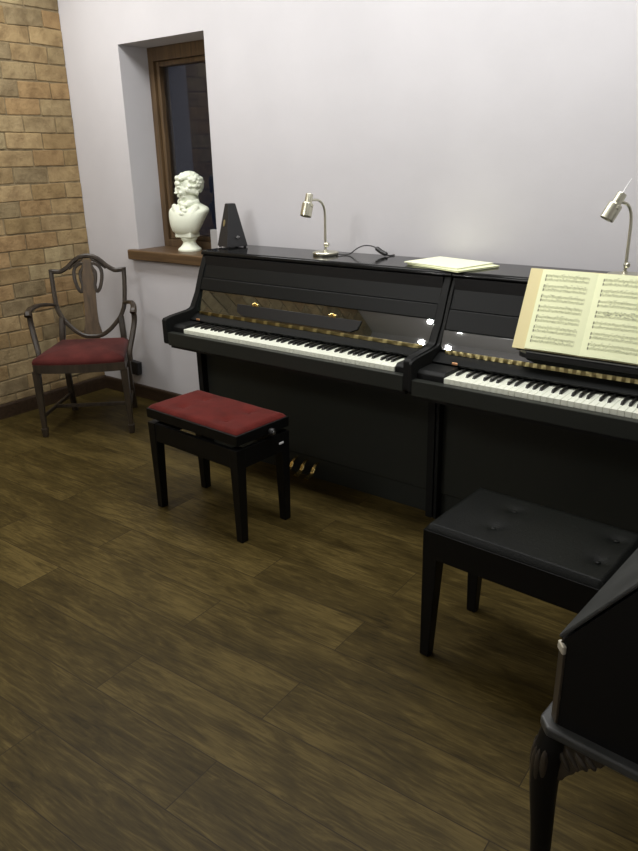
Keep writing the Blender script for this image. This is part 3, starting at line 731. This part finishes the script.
# bust
def bust():
    r = thing('bust', 'white plaster bust of a man with wild hair on the window sill', 'bust', (.860, .110, SZ), 0); r.scale = (1.12, 1.12, .975)
    bm = B(); lathe(bm, [(.062, 0), (.064, .004), (.063, .012), (.052, .022), (.040, .036), (.035, .048), (.034, .058), (.040, .066), (.044, .072), (.045, .080), (.040, .086)], 36); obj('socle', bm, M['plaster'], r)
    bm = B()
    # torso as stacked ellipses: square plinth, breast cut away below, broad cloaked shoulders
    t = B(); prev = None
    rows = [(.104, .050, .034, -.012), (.118, .066, .044, -.015), (.150, .080, .052, -.017), (.190, .092, .057, -.015), (.225, .102, .058, -.008), (.244, .105, .054, -.002), (.260, .096, .047, .004), (.274, .072, .042, .008), (.288, .050, .042, .006), (.318, .045, .043, .004), (.345, .042, .042, .004)]
    rows = [tuple(v) for v in (lambda A, C: [(a.x, a.y, a.z, c.x) for a, c in zip(A, C)])(spline([q[:3] for q in rows], 4), spline([(q[3], 0, 0) for q in rows], 4))]
    for z, rx, ry, oy in rows:
        ring = [t.verts.new((-.024*max(0, 1-(z-.104)/.14)+rx*math.copysign(abs(math.cos(2*PI*i/32))**.85, math.cos(2*PI*i/32)), oy+ry*math.copysign(abs(math.sin(2*PI*i/32))**.85, math.sin(2*PI*i/32)), z)) for i in range(32)]
        if prev:
            for j in range(32): t.faces.new((prev[j], prev[(j+1) % 32], ring[(j+1) % 32], ring[j]))
        else: t.faces.new(ring)
        prev = ring
    tr = Matrix.Translation((.016, .004, 0)) @ Matrix.Rotation(math.radians(14), 4, 'Z') @ Matrix.Diagonal((1.12, 1, 1, 1))
    t.faces.new(prev); merge(bm, t, tr)
    box(bm, (-.058, -.048, .082), (.048, .036, .114), .004, 1, Matrix.Rotation(math.radians(10), 4, 'Z'))
    for s in (-1, 1):
        for k in range(10):   # lapels
            f = k/9; ball(bm, (s*(.060-.050*f), -.038-.022*math.sin(f*2.4), .264-.120*f), (.016-.005*f, .008, .020), tr, 2)
        for k in range(7):    # stand collar
            f = k/6; ball(bm, (s*(.050-.034*f), -.004-.038*f, .292-.010*f), (.011, .011, .018), tr, 2)
    for k in range(4): ball(bm, ((-1)**k*.006, -.050-.004*k, .276-.017*k), (.018, .010, .013), tr, 2)
    # head, face towards -y before it is turned
    hd = Matrix.Translation((.018, .004, .376)) @ Matrix.Rotation(math.radians(-30), 4, 'Z') @ Matrix.Rotation(math.radians(5), 4, 'X') @ Matrix.Scale(1.14, 4)
    H = lambda c, rr, s=2: ball(bm, c, rr, hd, s)
    H((0, .008, .012), (.046, .054, .050), 3); H((0, -.020, -.012), (.038, .036, .046), 3)      # skull, face
    H((0, -.038, -.056), (.018, .014, .012)); H((0, -.026, -.044), (.032, .024, .018))          # chin, jaw
    H((0, -.056, -.008), (.0060, .008, .016)); H((0, -.061, -.021), (.0085, .009, .0060))       # nose
    H((0, -.047, .007), (.033, .010, .006)); H((0, -.043, .024), (.033, .016, .018))            # brow, forehead
    for s in (-1, 1):
        H((s*.016, -.045, -.005), (.008, .005, .004)); H((s*.021, -.042, -.022), (.013, .011, .012))    # eyes, cheeks
        H((s*.041, .004, -.012), (.007, .012, .016))                                                # ears
    H((0, -.052, -.034), (.013, .007, .0030)); H((0, -.051, -.041), (.011, .007, .0038))        # lips
    rr = random.Random(5)                                                                       # swept locks of hair
    for k in range(230):
        a = rr.uniform(0, 2*PI); e = rr.uniform(-.75, 1.5)
        x, y, z = math.cos(a)*math.cos(e), math.sin(a)*math.cos(e), math.sin(e)
        if y < -.25 and z < .62: continue
        if z < -.2 and y < .0: continue
        q = rr.uniform(.97, 1.04)
        H((x*.050*q, .010+y*.058*q, .014+z*.054*q), (rr.uniform(.007, .012), rr.uniform(.008, .013), rr.uniform(.008, .015)))
    for s in (-1, 1):
        for k in range(5): H((s*.044, -.016+.011*k, -.012-.004*k), (.010, .010, .016))
    for k in range(9): H((-.034+.0085*k, -.034-.008*math.sin(k/8*PI), .050+.004*math.sin(k*2.1)), (.010, .012, .011))
    me = bpy.data.meshes.new('b'); bm.to_mesh(me); bm.free()
    o = bpy.data.objects.new('b', me); COL.objects.link(o)
    md = o.modifiers.new('r', 'REMESH'); md.mode = 'VOXEL'; md.voxel_size = .0024
    sm = o.modifiers.new('s', 'SMOOTH'); sm.factor = .5; sm.iterations = 2
    dg = bpy.context.evaluated_depsgraph_get(); out = bpy.data.meshes.new_from_object(o.evaluated_get(dg))
    bpy.data.objects.remove(o); out.name = 'figure'; out.materials.clear(); out.materials.append(M['plaster'])
    out.polygons.foreach_set('use_smooth', [True]*len(out.polygons))
    link('figure', out, r)
bust()

# booklets lying across the two lids
def booklet(label, cx, cy, z, w, h, th, rz, m):
    bm = B(); box(bm, (-w/2, -h/2, 0), (w/2, h/2, th*.35), .0008, 1); box(bm, (-w/2+.002, -h/2+.003, th*.35), (w/2-.004, h/2-.001, th*.7), 0); box(bm, (-w/2, -h/2, th*.7), (w/2, h/2, th), .0008, 1)
    o = obj('music_booklet', bm, m); o.location = (cx, cy, z); o.rotation_euler = (0, 0, math.radians(rz))
    return tag(o, label, 'booklet', None)
booklet('pale yellow music booklet lying flat on the lids, bottom one of the two', 2.795, -.200, LID+.001, .31, .235, .007, -19, M['paper'])
booklet('pale music booklet lying on top of the yellow one on the lids', 2.770, -.190, LID+.0085, .30, .225, .005, -14, M['paper2'])

# open music book on the ledge of the right-hand piano
def music_book():
    r = thing('music_book', 'open cream sheet music book propped on the right-hand piano ledge', 'sheet music', (3.438, -.446, .829))
    # board frame: x along the spine normal, s along the leaning height, n towards the reader
    up = Vector((0, .128, .278)); Hh = up.length; up.normalize(); nrm = Vector((0, -up.z, up.y))
    mx = Matrix(((1, 0, 0, 0), (0, up.y, nrm.y, 0), (0, up.z, nrm.z, 0), (0, 0, 0, 1)))     # (x, s, n)
    W = .252
    bm = B(); box(bm, (-W, 0, .0), (W, Hh, .003), .001, 1, mx); obj('cover', bm, M['cover'], r)
    def hgt(a):                   # page bulge; a = distance from the gutter
        f = a/W; return .0035 + .011*math.sin(min(1, f*1.02)*PI)**.8*(1-.35*f) + .004*(1-f)
    def page(s):
        t = B(); n = 24; top = []; bot = []
        wd = W-.050 if s < 0 else W-.006
        for i in range(n+1):
            a = wd*i/n; x = s*a
            top.append((t.verts.new((x, .003, hgt(a))), t.verts.new((x, Hh-.004, hgt(a)))))
            bot.append((t.verts.new((x, .003, .003)), t.verts.new((x, Hh-.004, .003))))
        for i in range(n):
            t.faces.new((top[i][0], top[i+1][0], top[i+1][1], top[i][1])); t.faces.new((bot[i][0], bot[i+1][0], bot[i+1][1], bot[i][1]))
            t.faces.new((top[i][0], top[i+1][0], bot[i+1][0], bot[i][0])); t.faces.new((top[i][1], top[i+1][1], bot[i+1][1], bot[i][1]))
        t.faces.new((top[-1][0], top[-1][1], bot[-1][1], bot[-1][0])); t.faces.new((top[0][0], top[0][1], bot[0][1], bot[0][0]))
        bm = B(); merge(bm, t, mx); return obj('page', bm, M['paper'], r, 50)
    def quad(t, s, a0, a1, v0, v1, n=1, sk=0):
        for i in range(n):
            b0, b1 = a0+(a1-a0)*i/n, a0+(a1-a0)*(i+1)/n
            t.faces.new([t.verts.new((s*a, v, hgt(a)+.0006)) for a, v in ((b0, v0), (b1, v0), (b1+sk, v1), (b0+sk, v1))])
    rr = random.Random(21)
    for s in (-1, 1):
        pg = page(s); li = B(); no = B()
        a0, a1 = (.026, .186) if s < 0 else (.022, .215)
        for k in range(7):
            vt = Hh-.024-k*.0385
            for st in (0, 1):
                base = vt-.0065*0-st*.0145
                for q in range(5): quad(li, s, a0, a1, base-.0017*q-.0002, base-.0017*q+.0002, 10)
                a = a0+.006
                quad(no, s, a1-.004 if s < 0 else a0+.001, a1-.001 if s < 0 else a0+.004, base-.008, base+.002)
                while a < a1-.003:
                    v = base-rr.uniform(-.001, .008)
                    quad(no, s, a, a+.0016, v, v+.0014)
                    if rr.random() < .8: quad(no, s, a+.0013, a+.0016, v, v+.0055)
                    if rr.random() < .35: quad(no, s, a, a+.006, v+.005, v+.0056)
                    a += rr.uniform(.003, .0062)
            for q in range(8):
                a = a0+(a1-a0)*q/7; quad(li, s, a-.0002, a+.0002, vt-.0215, vt, 1)
        if s > 0:     # pencil scribbles on the fourth system
            for q in range(26):
                a = .03+rr.uniform(0, .075)+(.06 if q % 2 else 0); v = Hh-.024-3*.0385-rr.uniform(-.004, .014); quad(no, s, a, a+rr.uniform(.004, .009), v, v+.0016)
        for nm, t, m in (('staff_lines', li, M['inkpale']), ('printed_notes', no, M['ink'])):
            bm = B(); merge(bm, t, mx); obj(nm, bm, m, pg)
music_book()

# ------------------------------------------------------------------ light and camera
def point(name, loc, w, rad, col=(1, .93, .84)):
    l = bpy.data.lights.new(name, 'POINT'); l.energy = w; l.shadow_soft_size = rad; l.color = col
    o = bpy.data.objects.new(name, l); COL.objects.link(o); o.location = loc; return o
def spot(name, loc, aim, w, rad, size, col=(1, .97, .925)):
    l = bpy.data.lights.new(name, 'SPOT'); l.energy = w; l.shadow_soft_size = rad; l.color = col
    l.spot_size = math.radians(size); l.spot_blend = 1
    o = bpy.data.objects.new(name, l); COL.objects.link(o); o.location = loc
    o.rotation_euler = (Vector(aim)-Vector(loc)).to_track_quat('-Z', 'Y').to_euler(); return o
for x, p in ((.50, 17.5), (1.55, 13.5), (2.60, 17), (3.65, 21)):      # unseen area lights added under the ceiling to brighten the upper wall
    l = bpy.data.lights.new('ceiling_fill', 'AREA'); l.shape = 'SQUARE'; l.size = .6; l.energy = p; l.color = (1, .99, .975)
    o = bpy.data.objects.new('ceiling_fill', l); COL.objects.link(o); o.location = (x, -.85, ZC-.02)
l = bpy.data.lights.new('ceiling_fill', 'AREA'); l.shape = 'SQUARE'; l.size = .6; l.energy = 10; l.color = (1, .99, .975)  # unseen fill added to brighten the rear wall
o = bpy.data.objects.new('ceiling_fill', l); COL.objects.link(o); o.location = (1.9, -3.15, ZC-.02)
for p in ((1.68, -2.64, 2.26), (1.40, -2.60, 2.28), (1.60, -2.72, 2.13), (1.36, -2.68, 2.12)):      # bulbs of a hanging lamp further back in the room
    point('hanging_bulb', p, 8.5, .02, (1, .975, .94))
w = bpy.data.worlds.new('World'); scene.world = w; w.use_nodes = True
w.node_tree.nodes['Background'].inputs[0].default_value = (.02, .025, .05, 1)
w.node_tree.nodes['Background'].inputs[1].default_value = .3

cd = bpy.data.cameras.new('Camera'); cam = bpy.data.objects.new('Camera', cd); COL.objects.link(cam)
yaw, pitch, roll, f = .6614, -.3567, -.0208, 722.9
fwd = Vector((-math.sin(yaw)*math.cos(pitch), math.cos(yaw)*math.cos(pitch), math.sin(pitch)))
rt = Vector((math.cos(yaw), math.sin(yaw), 0)); upv = rt.cross(fwd)
r2 = math.cos(roll)*rt + math.sin(roll)*upv; u2 = -math.sin(roll)*rt + math.cos(roll)*upv
mw = Matrix((r2, u2, -fwd)).transposed().to_4x4(); mw.translation = (4.2312, -2.9784, 1.5164)
cam.matrix_world = mw
cd.sensor_fit = 'VERTICAL'; cd.sensor_height = 24; cd.lens = 24*f/851; cd.clip_start = .02
scene.camera = cam
vs = scene.view_settings
vs.view_transform = 'Standard'; vs.look = 'None'; vs.gamma = 1; vs.use_curve_mapping = False; vs.exposure = 0
